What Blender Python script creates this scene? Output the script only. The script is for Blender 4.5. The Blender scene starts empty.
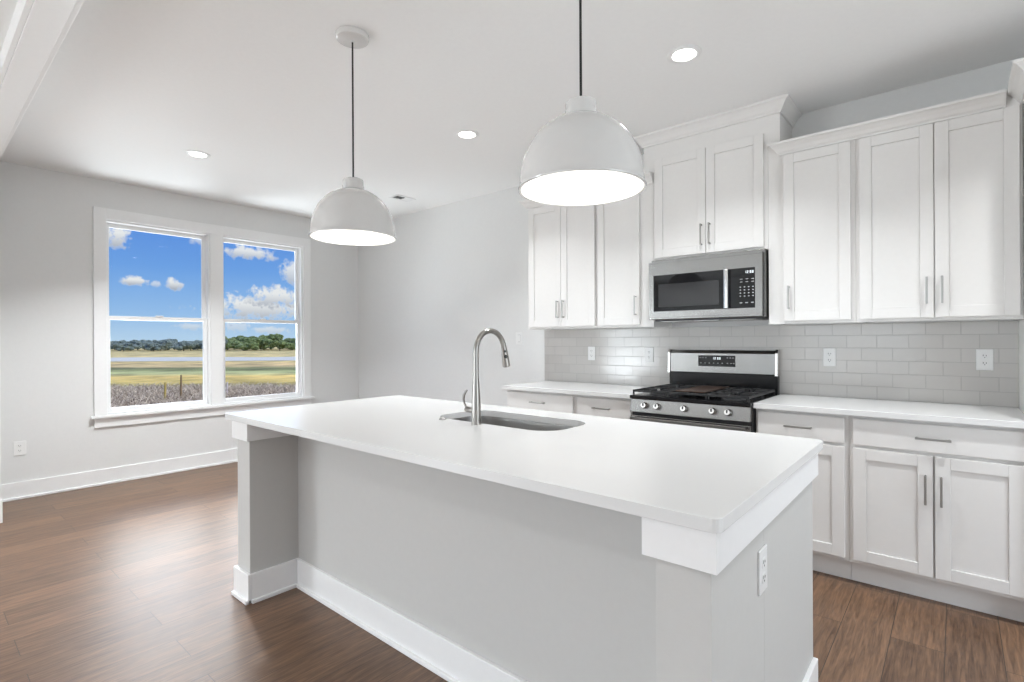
import bpy, bmesh, math, random
from math import pi, sin, cos, radians
from mathutils import Vector, Matrix
S = bpy.context.scene
C = S.collection

# ------------------------------------------------------------------ camera
cam_d = bpy.data.cameras.new('camera')
cam = bpy.data.objects.new('camera', cam_d); C.objects.link(cam)
cam.location = (0, 0, 1.283)
cam.rotation_euler = (Matrix.Rotation(radians(40.474), 3, 'Z') @ Matrix.Rotation(radians(90), 3, 'X')
                      @ Matrix.Rotation(radians(-0.301), 3, 'Z')).to_euler()
cam_d.sensor_width = 36; cam_d.lens = 520.583 / 1024 * 36
cam_d.shift_y = -0.00095; cam_d.clip_start = .02; cam_d.clip_end = 2000
S.camera = cam

# ------------------------------------------------------------------ exposure
S.view_settings.view_transform = 'Standard'; S.view_settings.look = 'None'
S.view_settings.gamma = 1; S.view_settings.use_curve_mapping = False
S.view_settings.exposure = 0.0

# light levels
SKY = 1.0
SUN = 2.3
ADDED_SKY_GLOW = 12.0                    # bright sky patch added above the view for sheen on the floor
FILL_BACK, FILL_BACK_RIGHT, FILL_RIGHT, WIN_SIDE = 50, 2, 58, 300      # lamps added outside unseen glass doors, behind and to the right
CAN, CAN_WINDOW, CAN_REAR_ADDED = 12.5, 42, 20                               # recessed ceiling lights: kitchen, then unseen rear ones added for brightness
BULB = 1.4                                          # each pendant bulb

# ------------------------------------------------------------------ sky
w = bpy.data.worlds.new('sky'); S.world = w; w.use_nodes = True
nt = w.node_tree; nt.nodes.clear()
def NN(nt, t, **k):
    n = nt.nodes.new(t)
    for a, b in k.items(): setattr(n, a, b)
    return n
def MA(nt, op, a, b=None, c=None, clamp=False):
    n = nt.nodes.new('ShaderNodeMath'); n.operation = op; n.use_clamp = clamp
    for i, v in enumerate((a, b, c)):
        if v is None: continue
        if isinstance(v, (int, float)): n.inputs[i].default_value = v
        else: nt.links.new(v, n.inputs[i])
    return n.outputs[0]
tc = NN(nt, 'ShaderNodeTexCoord'); sp = NN(nt, 'ShaderNodeSeparateXYZ')
nt.links.new(tc.outputs['Generated'], sp.inputs[0])
ax = MA(nt, 'MAXIMUM', MA(nt, 'ABSOLUTE', sp.outputs[0]), .05)
u = MA(nt, 'DIVIDE', sp.outputs[1], ax); v = MA(nt, 'DIVIDE', sp.outputs[2], ax)
cmb = NN(nt, 'ShaderNodeCombineXYZ'); nt.links.new(u, cmb.inputs[0]); nt.links.new(v, cmb.inputs[1]); 
nt.links.new(sp.outputs[0], cmb.inputs[2])
nz = NN(nt, 'ShaderNodeTexNoise'); nz.inputs['Scale'].default_value = 95; nz.inputs['Detail'].default_value = 7
nz.inputs['Roughness'].default_value = .6
nt.links.new(cmb.outputs[0], nz.inputs['Vector'])
nz2 = NN(nt, 'ShaderNodeTexNoise'); nz2.inputs['Scale'].default_value = 34; nz2.inputs['Detail'].default_value = 3
nt.links.new(cmb.outputs[0], nz2.inputs['Vector'])
wob = MA(nt, 'ADD', MA(nt, 'MULTIPLY', MA(nt, 'SUBTRACT', nz.outputs[0], .5), 3.4),
         MA(nt, 'MULTIPLY', MA(nt, 'SUBTRACT', nz2.outputs[0], .5), 2.4))
clouds = [(.218, .167, .020, .022, 1), (.24, .098, .018, .008, 1), (.296, .098, .013, .011, 1), (.272, .095, .007, .005, .6),
          (.334, .175, .014, .007, .6), (.322, .026, .024, .006, .55), (.425, .165, .055, .014, .95), (.503, .137, .026, .028, .9),
          (.440, .064, .105, .026, 1), (.468, .086, .058, .024, 1), (.398, .027, .026, .010, .5), (.462, .022, .044, .007, .6)]
side = MA(nt, 'LESS_THAN', sp.outputs[0], 0)
tot = None; shade = None
for (cu, cv, ru, rv, st) in clouds:
    du = MA(nt, 'DIVIDE', MA(nt, 'SUBTRACT', u, cu), ru)
    dv = MA(nt, 'DIVIDE', MA(nt, 'SUBTRACT', v, cv), rv)
    d2 = MA(nt, 'ADD', MA(nt, 'MULTIPLY', du, du), MA(nt, 'MULTIPLY', dv, dv))
    m = MA(nt, 'SUBTRACT', 1.0, MA(nt, 'POWER', d2, .6))
    m = MA(nt, 'MULTIPLY', MA(nt, 'MULTIPLY_ADD', wob, .75, m, clamp=False), 1.6, clamp=True)
    m = MA(nt, 'MULTIPLY', m, st)
    lo = MA(nt, 'MULTIPLY', MA(nt, 'MULTIPLY', MA(nt, 'MULTIPLY_ADD', dv, -.9, .2), m), 1.0, clamp=True)
    tot = m if tot is None else MA(nt, 'MAXIMUM', tot, m)
    shade = lo if shade is None else MA(nt, 'MAXIMUM', shade, lo)
tot = MA(nt, 'MULTIPLY', tot, side)
# looser cloud cover over the rest of the sky
nz3 = NN(nt, 'ShaderNodeTexNoise'); nz3.inputs['Scale'].default_value = 3.5; nz3.inputs['Detail'].default_value = 6
nt.links.new(tc.outputs['Generated'], nz3.inputs['Vector'])
gen = MA(nt, 'MULTIPLY', MA(nt, 'SUBTRACT', nz3.outputs[0], .5), 6, clamp=True)
gen = MA(nt, 'MULTIPLY', gen, MA(nt, 'SUBTRACT', 1, side))
tot = MA(nt, 'MAXIMUM', tot, gen)
rp = NN(nt, 'ShaderNodeValToRGB'); nt.links.new(MA(nt, 'MAXIMUM', sp.outputs[2], 0), rp.inputs[0])
e = rp.color_ramp.elements
e[0].position = 0; e[0].color = (.50, .68, .86, 1)
e[1].position = .22; e[1].color = (.085, .245, .74, 1)
x_ = e.new(.05); x_.color = (.30, .52, .84, 1)
x_ = e.new(.12); x_.color = (.16, .37, .80, 1)
x_ = e.new(.7); x_.color = (.05, .15, .5, 1)
cc = NN(nt, 'ShaderNodeMix', data_type='RGBA'); cc.inputs[6].default_value = (.84, .85, .86, 1); cc.inputs[7].default_value = (.40, .44, .52, 1)
nt.links.new(shade, cc.inputs[0])
mx = NN(nt, 'ShaderNodeMix', data_type='RGBA'); nt.links.new(tot, mx.inputs[0])
nt.links.new(rp.outputs[0], mx.inputs[6]); nt.links.new(cc.outputs[2], mx.inputs[7])
# bright patch added to the sky above the view, lighting floor and worktop
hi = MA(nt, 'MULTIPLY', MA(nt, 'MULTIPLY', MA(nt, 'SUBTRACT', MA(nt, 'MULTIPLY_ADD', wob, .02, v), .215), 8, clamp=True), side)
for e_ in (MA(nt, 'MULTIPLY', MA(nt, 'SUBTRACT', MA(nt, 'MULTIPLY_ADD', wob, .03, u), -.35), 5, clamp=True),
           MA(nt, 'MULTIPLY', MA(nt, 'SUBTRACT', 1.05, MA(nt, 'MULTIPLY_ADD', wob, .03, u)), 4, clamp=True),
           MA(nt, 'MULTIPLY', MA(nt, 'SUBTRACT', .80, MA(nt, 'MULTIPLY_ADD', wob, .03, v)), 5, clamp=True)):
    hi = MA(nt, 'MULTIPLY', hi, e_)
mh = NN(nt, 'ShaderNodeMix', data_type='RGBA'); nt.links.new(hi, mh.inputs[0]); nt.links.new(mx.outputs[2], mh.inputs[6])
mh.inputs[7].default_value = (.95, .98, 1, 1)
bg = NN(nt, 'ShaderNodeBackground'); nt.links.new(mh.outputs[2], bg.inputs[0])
nt.links.new(MA(nt, 'MULTIPLY', MA(nt, 'MULTIPLY_ADD', hi, ADDED_SKY_GLOW-1, 1), SKY), bg.inputs[1])
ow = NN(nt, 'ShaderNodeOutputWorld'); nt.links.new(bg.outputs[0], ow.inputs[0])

sl = bpy.data.lights.new('sun', 'SUN'); sl.energy = SUN; sl.angle = radians(1); sl.color = (1, .95, .86)
so = bpy.data.objects.new('sun', sl); C.objects.link(so)
so.rotation_euler = Vector((.75, .45, .62)).to_track_quat('Z', 'Y').to_euler()

def area(name, loc, direction, sx, sy, power, color=(1, 1, 1)):
    l = bpy.data.lights.new(name, 'AREA'); l.shape = 'RECTANGLE'; l.size = sx; l.size_y = sy; l.energy = power; l.color = color
    o = bpy.data.objects.new(name, l); C.objects.link(o); o.location = loc
    o.rotation_euler = Vector(direction).to_track_quat('-Z', 'Y').to_euler(); return o
DAY = (.88, .95, 1)
FILL_SILL = 230
# added area lamps, set outside the unseen windows to brighten the interior
# first one: lamp added below the kitchen sill, hidden, to brighten the ceiling
area('added_daylight', (-6.75, 2.14, .02), (.55, 0, 1), 1.1, 2.2, FILL_SILL, DAY)
area('added_daylight', (-6.02, -3.6, 1.25), (1, 0, .35), 2.3, 2.2, WIN_SIDE, DAY)
area('added_daylight', (-1.6, -5.66, 1.25), (0, 1, .35), 2.2, 2.2, FILL_BACK, DAY)
area('added_daylight', (1.2, -5.66, 1.25), (0, 1, .35), 2.2, 2.2, FILL_BACK_RIGHT, DAY)
area('added_daylight', (2.56, 1.6, 1.25), (-1, 0, .25), 1.6, 2.2, FILL_RIGHT, DAY)  # added to brighten the right end panel of the island

# ------------------------------------------------------------------ materials
MATS = {}
def mat(name, col, rough=.5, metal=0, spec=.5, bump=None, coat=0, var=None, aniso=0):
    m = bpy.data.materials.new(name); m.use_nodes = True; t = m.node_tree
    b = t.nodes['Principled BSDF']
    b.inputs['Base Color'].default_value = (*col, 1); b.inputs['Roughness'].default_value = rough
    b.inputs['Metallic'].default_value = metal; b.inputs['Specular IOR Level'].default_value = spec
    b.inputs['Coat Weight'].default_value = coat
    co = NN(t, 'ShaderNodeTexCoord')
    n = NN(t, 'ShaderNodeTexNoise'); n.inputs['Scale'].default_value = (var or (0, 40))[1]; n.inputs['Detail'].default_value = 4
    mp = NN(t, 'ShaderNodeMapping')
    t.links.new(co.outputs['Object'], mp.inputs[0]); t.links.new(mp.outputs[0], n.inputs['Vector'])
    a = (var or (.02, 40))[0]
    r = NN(t, 'ShaderNodeMix', data_type='RGBA')
    r.inputs[6].default_value = (*[max(0, c*(1-a)) for c in col], 1); r.inputs[7].default_value = (*[min(1, c*(1+a)) for c in col], 1)
    t.links.new(n.outputs[0], r.inputs[0]); t.links.new(r.outputs[2], b.inputs['Base Color'])
    if bump:
        n2 = NN(t, 'ShaderNodeTexNoise'); n2.inputs['Scale'].default_value = bump[1]; n2.inputs['Detail'].default_value = 3
        mp2 = NN(t, 'ShaderNodeMapping'); 
        if len(bump) > 2: mp2.inputs['Scale'].default_value = bump[2]
        t.links.new(co.outputs['Object'], mp2.inputs[0]); t.links.new(mp2.outputs[0], n2.inputs['Vector'])
        bp = NN(t, 'ShaderNodeBump'); bp.inputs['Strength'].default_value = bump[0]; bp.inputs['Distance'].default_value = .002
        t.links.new(n2.outputs[0], bp.inputs['Height']); t.links.new(bp.outputs[0], b.inputs['Normal'])
    MATS[name] = m; return m
M_wall = mat('wall_paint', (.78, .78, .77), .7, spec=.3, bump=(.15, 160))
M_ceil = mat('ceiling_paint', (.92, .918, .91), .85, spec=.2, bump=(.15, 120))
M_trim = mat('trim_paint', (.88, .88, .875), .35)
M_itrim = mat('island_trim_paint', (.88, .875, .87), .35)
M_isl = mat('island_paint', (.585, .575, .555), .6, spec=.3, bump=(.1, 160))
M_cab = mat('cabinet_lacquer', (.80, .783, .762), .32)
M_quartz = mat('white_quartz', (.765, .76, .75), .2, var=(.015, 300))
M_steel = mat('stainless_steel', (.27, .265, .257), .27, 1, bump=(.15, 30, (1, 1, 40)))
M_steelv = mat('brushed_sink_steel', (.38, .365, .35), .28, 1, bump=(.1, 40, (30, 1, 1)))
M_nickel = mat('brushed_nickel', (.34, .325, .305), .28, 1)
M_pull = mat('satin_nickel_pull', (.42, .41, .39), .3, 1)
M_blackglass = mat('black_glass', (.006, .006, .007), .06, spec=.28)
M_mwglass = mat('microwave_window_mesh', (.035, .035, .037), .12, spec=.35)
M_enamel = mat('black_enamel', (.008, .008, .009), .18, spec=.35)
M_iron = mat('cast_iron', (.02, .02, .021), .5, bump=(.4, 200))
M_dark = mat('dark_grey_metal', (.05, .05, .052), .45, .6)
M_plastic = mat('white_plastic', (.85, .85, .84), .3)
M_slot = mat('dark_slot', (.05, .05, .05), .6)
M_pend = mat('light_grey_gloss_enamel', (.72, .71, .695), .14, coat=.4)
M_pendin = mat('white_enamel_inside', (.9, .9, .88), .5)
M_cord = mat('black_cord', (.012, .012, .012), .6, bump=(.5, 600))
M_silver = mat('knob_silver', (.72, .70, .68), .2, 1)
M_copper = mat('bronze_griddle', (.11, .07, .055), .35, .6)
M_wood_post = mat('weathered_stake_wood', (.30, .21, .11), .9, bump=(.5, 60))
M_soil = mat('brown_soil', (.12, .09, .06), .95)

def emit(name, col, s):
    m = bpy.data.materials.new(name); m.use_nodes = True; t = m.node_tree
    b = t.nodes['Principled BSDF']; b.inputs['Base Color'].default_value = (.8, .8, .8, 1)
    b.inputs['Emission Color'].default_value = (*col, 1); b.inputs['Emission Strength'].default_value = s
    return m
M_lens = emit('lit_lens', (1, .97, .92), 9)
M_bulb = emit('lit_bulb', (1, .95, .86), 7)
M_led = emit('white_display_digits', (.85, .95, 1), 1.0)
M_mark = mat('white_key_print', (.55, .55, .55), .5)

# floor planks along y
def wood_floor():
    m = bpy.data.materials.new('wood_plank_floor'); m.use_nodes = True; t = m.node_tree; b = t.nodes['Principled BSDF']
    co = NN(t, 'ShaderNodeTexCoord'); mp = NN(t, 'ShaderNodeMapping'); mp.inputs['Rotation'].default_value = (0, 0, radians(90))
    mp.inputs['Location'].default_value = (.31, .04, 0)
    t.links.new(co.outputs['Object'], mp.inputs[0])
    br = NN(t, 'ShaderNodeTexBrick'); br.offset = .37; br.offset_frequency = 2
    for k, v_ in (('Scale', 1), ('Brick Width', 1.22), ('Row Height', .18), ('Mortar Size', .0017), ('Mortar Smooth', .2), ('Bias', 0)): br.inputs[k].default_value = v_
    br.inputs['Color1'].default_value = (0, 0, 0, 1); br.inputs['Color2'].default_value = (1, 1, 1, 1); br.inputs['Mortar'].default_value = (.5, .5, .5, 1)
    t.links.new(mp.outputs[0], br.inputs[0])
    # grain
    sx = NN(t, 'ShaderNodeSeparateXYZ'); t.links.new(mp.outputs[0], sx.inputs[0])
    cm = NN(t, 'ShaderNodeCombineXYZ'); t.links.new(MA(t, 'MULTIPLY', sx.outputs[0], 1.6), cm.inputs[0])
    t.links.new(MA(t, 'MULTIPLY', sx.outputs[1], 22), cm.inputs[1]); 
    t.links.new(MA(t, 'MULTIPLY', br.outputs[0], 7), cm.inputs[2])
    g = NN(t, 'ShaderNodeTexNoise'); g.inputs['Scale'].default_value = 2.6; g.inputs['Detail'].default_value = 7; g.inputs['Roughness'].default_value = .62; g.inputs['Distortion'].default_value = .9
    t.links.new(cm.outputs[0], g.inputs['Vector'])
    g2 = NN(t, 'ShaderNodeTexNoise'); g2.inputs['Scale'].default_value = 9; g2.inputs['Detail'].default_value = 5; t.links.new(cm.outputs[0], g2.inputs['Vector'])
    f = MA(t, 'ADD', MA(t, 'MULTIPLY', g.outputs[0], .75), MA(t, 'MULTIPLY', g2.outputs[0], .25))
    f = MA(t, 'ADD', f, MA(t, 'MULTIPLY', MA(t, 'SUBTRACT', br.outputs[0], .5), .10))
    r = NN(t, 'ShaderNodeValToRGB'); t.links.new(f, r.inputs[0]); e = r.color_ramp.elements
    e[0].position = .30; e[0].color = (.055, .026, .013, 1); e[1].position = .72; e[1].color = (.26, .145, .080, 1)
    y_ = e.new(.5); y_.color = (.138, .078, .045, 1)
    mxx = NN(t, 'ShaderNodeMix', data_type='RGBA'); mxx.inputs[7].default_value = (.05, .032, .022, 1)
    t.links.new(br.outputs['Fac'], mxx.inputs[0]); t.links.new(r.outputs[0], mxx.inputs[6]); t.links.new(mxx.outputs[2], b.inputs['Base Color'])
    b.inputs['Specular IOR Level'].default_value = .5
    pass
    t.links.new(MA(t, 'MULTIPLY_ADD', g.outputs[0], .12, .33), b.inputs['Roughness'])
    bp = NN(t, 'ShaderNodeBump'); bp.inputs['Strength'].default_value = .25; bp.inputs['Distance'].default_value = .002
    t.links.new(MA(t, 'SUBTRACT', MA(t, 'MULTIPLY', g2.outputs[0], .3), br.outputs['Fac']), bp.inputs['Height']); t.links.new(bp.outputs[0], b.inputs['Normal'])
    return m
M_floor = wood_floor()

def tile_mat():
    m = bpy.data.materials.new('grey_subway_tile'); m.use_nodes = True; t = m.node_tree; b = t.nodes['Principled BSDF']
    co = NN(t, 'ShaderNodeTexCoord'); sx = NN(t, 'ShaderNodeSeparateXYZ'); t.links.new(co.outputs['Object'], sx.inputs[0])
    cm = NN(t, 'ShaderNodeCombineXYZ')
    t.links.new(MA(t, 'ADD', sx.outputs[0], .152*30+.025), cm.inputs[0]); t.links.new(MA(t, 'SUBTRACT', sx.outputs[2], .914-.0775*2), cm.inputs[1])
    br = NN(t, 'ShaderNodeTexBrick'); br.offset = .5
    for k, v_ in (('Scale', 1), ('Brick Width', .1535), ('Row Height', .0775), ('Mortar Size', .0016), ('Mortar Smooth', .15), ('Bias', 0)): br.inputs[k].default_value = v_
    br.inputs['Color1'].default_value = (.575, .555, .53, 1); br.inputs['Color2'].default_value = (.61, .59, .565, 1); br.inputs['Mortar'].default_value = (.45, .435, .415, 1)
    t.links.new(cm.outputs[0], br.inputs[0]); t.links.new(br.outputs[0], b.inputs['Base Color'])
    t.links.new(MA(t, 'MULTIPLY_ADD', br.outputs['Fac'], .5, .13), b.inputs['Roughness'])
    n = NN(t, 'ShaderNodeTexNoise'); n.inputs['Scale'].default_value = 9
    t.links.new(co.outputs['Object'], n.inputs['Vector'])
    bp = NN(t, 'ShaderNodeBump'); bp.inputs['Strength'].default_value = .5; bp.inputs['Distance'].default_value = .002
    t.links.new(MA(t, 'SUBTRACT', MA(t, 'MULTIPLY', n.outputs[0], .7), br.outputs['Fac']), bp.inputs['Height']); t.links.new(bp.outputs[0], b.inputs['Normal'])
    return m
M_tile = tile_mat()

def glass_mat():
    m = bpy.data.materials.new('window_glass'); m.use_nodes = True; t = m.node_tree; t.nodes.clear()
    tr = NN(t, 'ShaderNodeBsdfTransparent'); tr.inputs[0].default_value = (.97, .98, .98, 1)
    gl = NN(t, 'ShaderNodeBsdfGlossy'); gl.inputs['Roughness'].default_value = .02
    fr = NN(t, 'ShaderNodeFresnel'); fr.inputs[0].default_value = 1.3
    mi = NN(t, 'ShaderNodeMixShader'); t.links.new(MA(t, 'MULTIPLY', fr.outputs[0], .5), mi.inputs[0])
    t.links.new(tr.outputs[0], mi.inputs[1]); t.links.new(gl.outputs[0], mi.inputs[2])
    o = NN(t, 'ShaderNodeOutputMaterial'); t.links.new(mi.outputs[0], o.inputs[0]); return m
M_glass = glass_mat()

# ------------------------------------------------------------------ mesh helpers
def BM(): return bmesh.new()
def box(bm, x0, x1, y0, y1, z0, z1):
    vs = [bm.verts.new((x, y, z)) for z in (z0, z1) for y in (y0, y1) for x in (x0, x1)]
    for f in ((0, 2, 3, 1), (4, 5, 7, 6), (0, 1, 5, 4), (2, 6, 7, 3), (0, 4, 6, 2), (1, 3, 7, 5)):
        bm.faces.new([vs[i] for i in f])
    return bm
def ring(bm, c, r, ax=(0, 0, 1), n=32, rot=None):
    q = Vector((0, 0, 1)).rotation_difference(Vector(ax).normalized())
    return [bm.verts.new(Vector(c) + q @ Vector((r*cos(2*pi*i/n), r*sin(2*pi*i/n), 0))) for i in range(n)]
def bridge(bm, a, b):
    n = len(a)
    for i in range(n): bm.faces.new((a[i], a[(i+1) % n], b[(i+1) % n], b[i]))
def lathe(bm, c, prof, ax=(0, 0, 1), n=32, cap=(True, True)):
    A = Vector(ax).normalized(); rs = []
    for r, h in prof: rs.append(ring(bm, Vector(c)+A*h, max(r, 1e-5), ax, n))
    for a, b in zip(rs, rs[1:]): bridge(bm, a, b)
    if cap[0]: bm.faces.new(rs[0][::-1])
    if cap[1]: bm.faces.new(rs[-1])
    return bm
def tube(bm, pts, rad, n=16, cap=True):
    pts = [Vector(p) for p in pts]; rs = []
    if not isinstance(rad, (list, tuple)): rad = [rad]*len(pts)
    prev = None
    for i, p in enumerate(pts):
        d = (pts[min(i+1, len(pts)-1)]-pts[max(i-1, 0)]).normalized()
        if prev is None:
            s = d.orthogonal().normalized()
        else:
            s = (prev - d*prev.dot(d)).normalized()
        prev = s; t = d.cross(s)
        rs.append([bm.verts.new(p + (s*cos(2*pi*k/n)+t*sin(2*pi*k/n))*rad[i]) for k in range(n)])
    for a, b in zip(rs, rs[1:]): bridge(bm, a, b)
    if cap: bm.faces.new(rs[0][::-1]); bm.faces.new(rs[-1])
    return bm
def extr(bm, poly, fn):   # prism: poly 2d points, fn(p, t) -> 3d for t in (0, 1)
    a = [bm.verts.new(fn(p, 0)) for p in poly]; b = [bm.verts.new(fn(p, 1)) for p in poly]
    bridge(bm, a, b); bm.faces.new(a[::-1]); bm.faces.new(b); return bm
def rrect(x0, x1, y0, y1, r, n=6):
    out = []
    for cx, cy, a0 in ((x1-r, y1-r, 0), (x0+r, y1-r, 90), (x0+r, y0+r, 180), (x1-r, y0+r, 270)):
        for i in range(n+1):
            a = radians(a0+90*i/n); out.append((cx+r*cos(a), cy+r*sin(a)))
    return out
def tag(o, label=None, cat=None, group=None, kind=None):
    if label: o['label'] = label
    if cat: o['category'] = cat
    if group: o['group'] = group
    if kind: o['kind'] = kind
    return o
def wloc(o):
    p = Vector((0, 0, 0))
    while o: p += o.location; o = o.parent
    return p
def obj(name, bm, m, parent=None, bev=0, smooth=False, origin=None, seg=2):
    """link the bmesh (world coordinates) as one mesh object, child of parent"""
    bmesh.ops.recalc_face_normals(bm, faces=bm.faces)
    me = bpy.data.meshes.new(name); bm.to_mesh(me); bm.free()
    o = bpy.data.objects.new(name, me); C.objects.link(o)
    off = Vector(origin) if origin else Vector((0, 0, 0))
    if parent:
        o.parent = parent; base = wloc(parent)
        o.location = off - base if origin else (0, 0, 0)
        me.transform(Matrix.Translation(-(off if origin else base)))
    elif origin:
        o.location = off; me.transform(Matrix.Translation(-off))
    me.materials.append(m)
    if smooth:
        for p in me.polygons: p.use_smooth = True
        try: me.set_sharp_from_angle(angle=radians(38))
        except Exception: pass
    if bev:
        b = o.modifiers.new('bevel', 'BEVEL'); b.width = bev; b.segments = seg; b.limit_method = 'ANGLE'; b.angle_limit = radians(40)
        b.harden_normals = False
    return o
def empty(name, loc, label, cat, group=None):
    o = bpy.data.objects.new(name, None); o.empty_display_size = .05; C.objects.link(o); o.location = loc
    return tag(o, label, cat, group)
def copy_tree(o, parent=None):
    c = o.copy(); C.objects.link(c)
    if parent: c.parent = parent
    for ch in list(o.children): copy_tree(ch, c)
    return c
def struct(name, bm, m, parent=None, bev=0, **k):
    o = obj(name, bm, m, parent, bev, **k)
    if not parent: o['kind'] = 'structure'
    return o

# ------------------------------------------------------------------ geometry constants
H = 2.75; XL = -5.86; YW = 3.818; XR = 2.4; YB = -5.5
YD = 3.483          # upper door face
CT = .914           # counter height

# ------------------------------------------------------------------ room shell
struct('floor', box(BM(), XL-.14, XR+.14, YB-.14, YW+.14, -.12, 0), M_floor)
struct('ceiling', box(BM(), XL-.14, XR+.14, YB-.14, YW+.14, H, H+.15), M_ceil)
struct('wall_back', box(BM(), XL-.14, XR+.14, YW, YW+.14, 0, H), M_wall)
# window wall with openings (one in the kitchen, one in the rear room)
W1 = (1.200, 2.072, .63, 2.402); W2 = (2.186, 3.075, .63, 2.402)
def wall_x(name, x0, x1, ya, yb, holes):
    bm = BM(); ys = ya
    for (h0, h1, z0, z1) in holes:
        box(bm, x0, x1, ys, h0, 0, H); box(bm, x0, x1, h0, h1, 0, z0); box(bm, x0, x1, h0, h1, z1, H); ys = h1
    box(bm, x0, x1, ys, yb, 0, H); return struct(name, bm, M_wall)
wall_x('wall_right', XR, XR+.14, YB-.14, YW, [(.8, 2.4, .02, 2.42)])
wall_x('wall_left', XL-.14, XL, YB-.14, YW, [(-4.75, -2.45, .02, 2.42), W1, W2])
bm = BM(); xs = XL
for (a, b_) in ((-2.7, -.5), (.1, 2.3)):
    box(bm, xs, a, YB-.14, YB, 0, H); box(bm, a, b_, YB-.14, YB, 0, .02); box(bm, a, b_, YB-.14, YB, 2.42, H); xs = b_
box(bm, xs, XR, YB-.14, YB, 0, H)
struct('wall_front', bm, M_wall)
# wall between rear room and kitchen, with the wide cased opening
JX, JZ = -5.19, 2.572
bm = BM(); box(bm, XL, JX, .33, .435, 0, H); box(bm, JX, XR, .33, .435, JZ+.018, H)
struct('wall_partition', bm, M_wall)
bm = BM()   # jamb lining and casings of the opening
box(bm, JX, JX+.018, .33, .435, 0, JZ+.018); box(bm, JX+.018, XR, .33, .435, JZ, JZ+.018)
box(bm, JX-.085, JX+.012, .435, .455, 0, JZ+.10); box(bm, JX+.012, XR, .435, .455, JZ+.006, JZ+.10)
box(bm, JX-.085, JX+.012, .31, .33, 0, JZ+.10); box(bm, JX+.012, XR, .31, .33, JZ+.006, JZ+.10)
box(bm, JX-.09, JX+.016, .435, .462, 0, .16)
struct('trim_1', bm, M_trim, bev=.002)

# baseboards with shoe moulding
def baseboard(name, pts, h=.14, t=.016, shoe=.016, m=M_trim, parent=None):
    """pts: (x0,y0,x1,y1,nx,ny) runs, n points into the room"""
    bm = BM()
    for (x0, y0, x1, y1, nx, ny) in pts:
        for (tt, hh) in ((t, h), (t+shoe*.9, .019)):
            if nx: box(bm, min(x0, x0+nx*tt), max(x0, x0+nx*tt), min(y0, y1), max(y0, y1), 0, hh)
            else: box(bm, min(x0, x1), max(x0, x1), min(y0, y0+ny*tt), max(y0, y0+ny*tt), 0, hh)
    return struct(name, bm, m, parent, bev=.003)
baseboard('baseboard_left', [(XL, .455, XL, YW, 1, 0)])
baseboard('baseboard_back', [(XL, YW, -2.80, YW, 0, -1)])
baseboard('baseboard_rear', [(XL, YB, XL, -4.86, 1, 0), (XL, -2.34, XL, .31, 1, 0), (XL, YB, -2.81, YB, 0, 1), (-.39, YB, -.01, YB, 0, 1)])
baseboard('baseboard_right', [(XR, YB, XR, .69, -1, 0), (XR, 2.51, XR, YW, -1, 0)])

# windows ------------------------------------------------------------
def dh_window(name, W):
    y0, y1, z0, z1 = W; x = XL
    bm = BM()
    # box jamb liner
    for (a, b_, c, d) in ((y0, y0+.010, z0, z1), (y1-.022, y1, z0, z1), (y0+.010, y1-.022, z1-.022, z1), (y0+.010, y1-.022, z0, z0+.010)):
        box(bm, x-.14, x-.002, a, b_, c, d)
    fr = struct(name, bm, M_trim, bev=.0015)
    zi0, zi1 = z0+.010, z1-.022; ya, yb = y0+.010, y1-.022; zm = 1.507
    for k, (xa, xb, s0, s1, rb, rt) in enumerate(((x-.105, x-.075, zm-.018, zi1, .036, .036), (x-.072, x-.040, zi0, zm+.018, .040, .036))):
        bm = BM(); sw = .031
        box(bm, xa, xb, ya, ya+sw, s0, s1); box(bm, xa, xb, yb-sw, yb, s0, s1)
        box(bm, xa, xb, ya+sw, yb-sw, s0, s0+rb); box(bm, xa, xb, ya+sw, yb-sw, s1-rt, s1)
        sa = struct('sash', bm, M_trim, fr, bev=.002)
        xm = (xa+xb)/2
        struct('pane', box(BM(), xm-.003, xm+.003, ya+sw-.004, yb-sw+.004, s0+rb-.004, s1-rt+.004), M_glass, sa)
    bm = BM(); box(bm, x-.062, x-.030, (ya+yb)/2-.03, (ya+yb)/2+.03, zm+.018, zm+.030)
    struct('sash_lock', bm, M_trim, fr, bev=.002)
    return fr
dh_window('window_1', W1); dh_window('window_2', W2)
# casing, stool and apron round the pair
bm = BM()
box(bm, XL, XL+.019, 1.110, W1[0]+.004, .625, 2.495)
box(bm, XL, XL+.019, W2[1]-.004, 3.163, .625, 2.495)
box(bm, XL, XL+.019, W1[0]+.004, W2[1]-.004, 2.398, 2.495)
box(bm, XL, XL+.019, W1[1]-.004, W2[0]+.004, .625, 2.398)
struct('trim_2', bm, M_trim, bev=.002)
bm = BM(); box(bm, XL-.05, XL+.045, 1.085, 3.195, .600, .625); box(bm, XL, XL+.017, 1.112, 3.162, .515, .600)
struct('trim_3', bm, M_trim, bev=.003)
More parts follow.
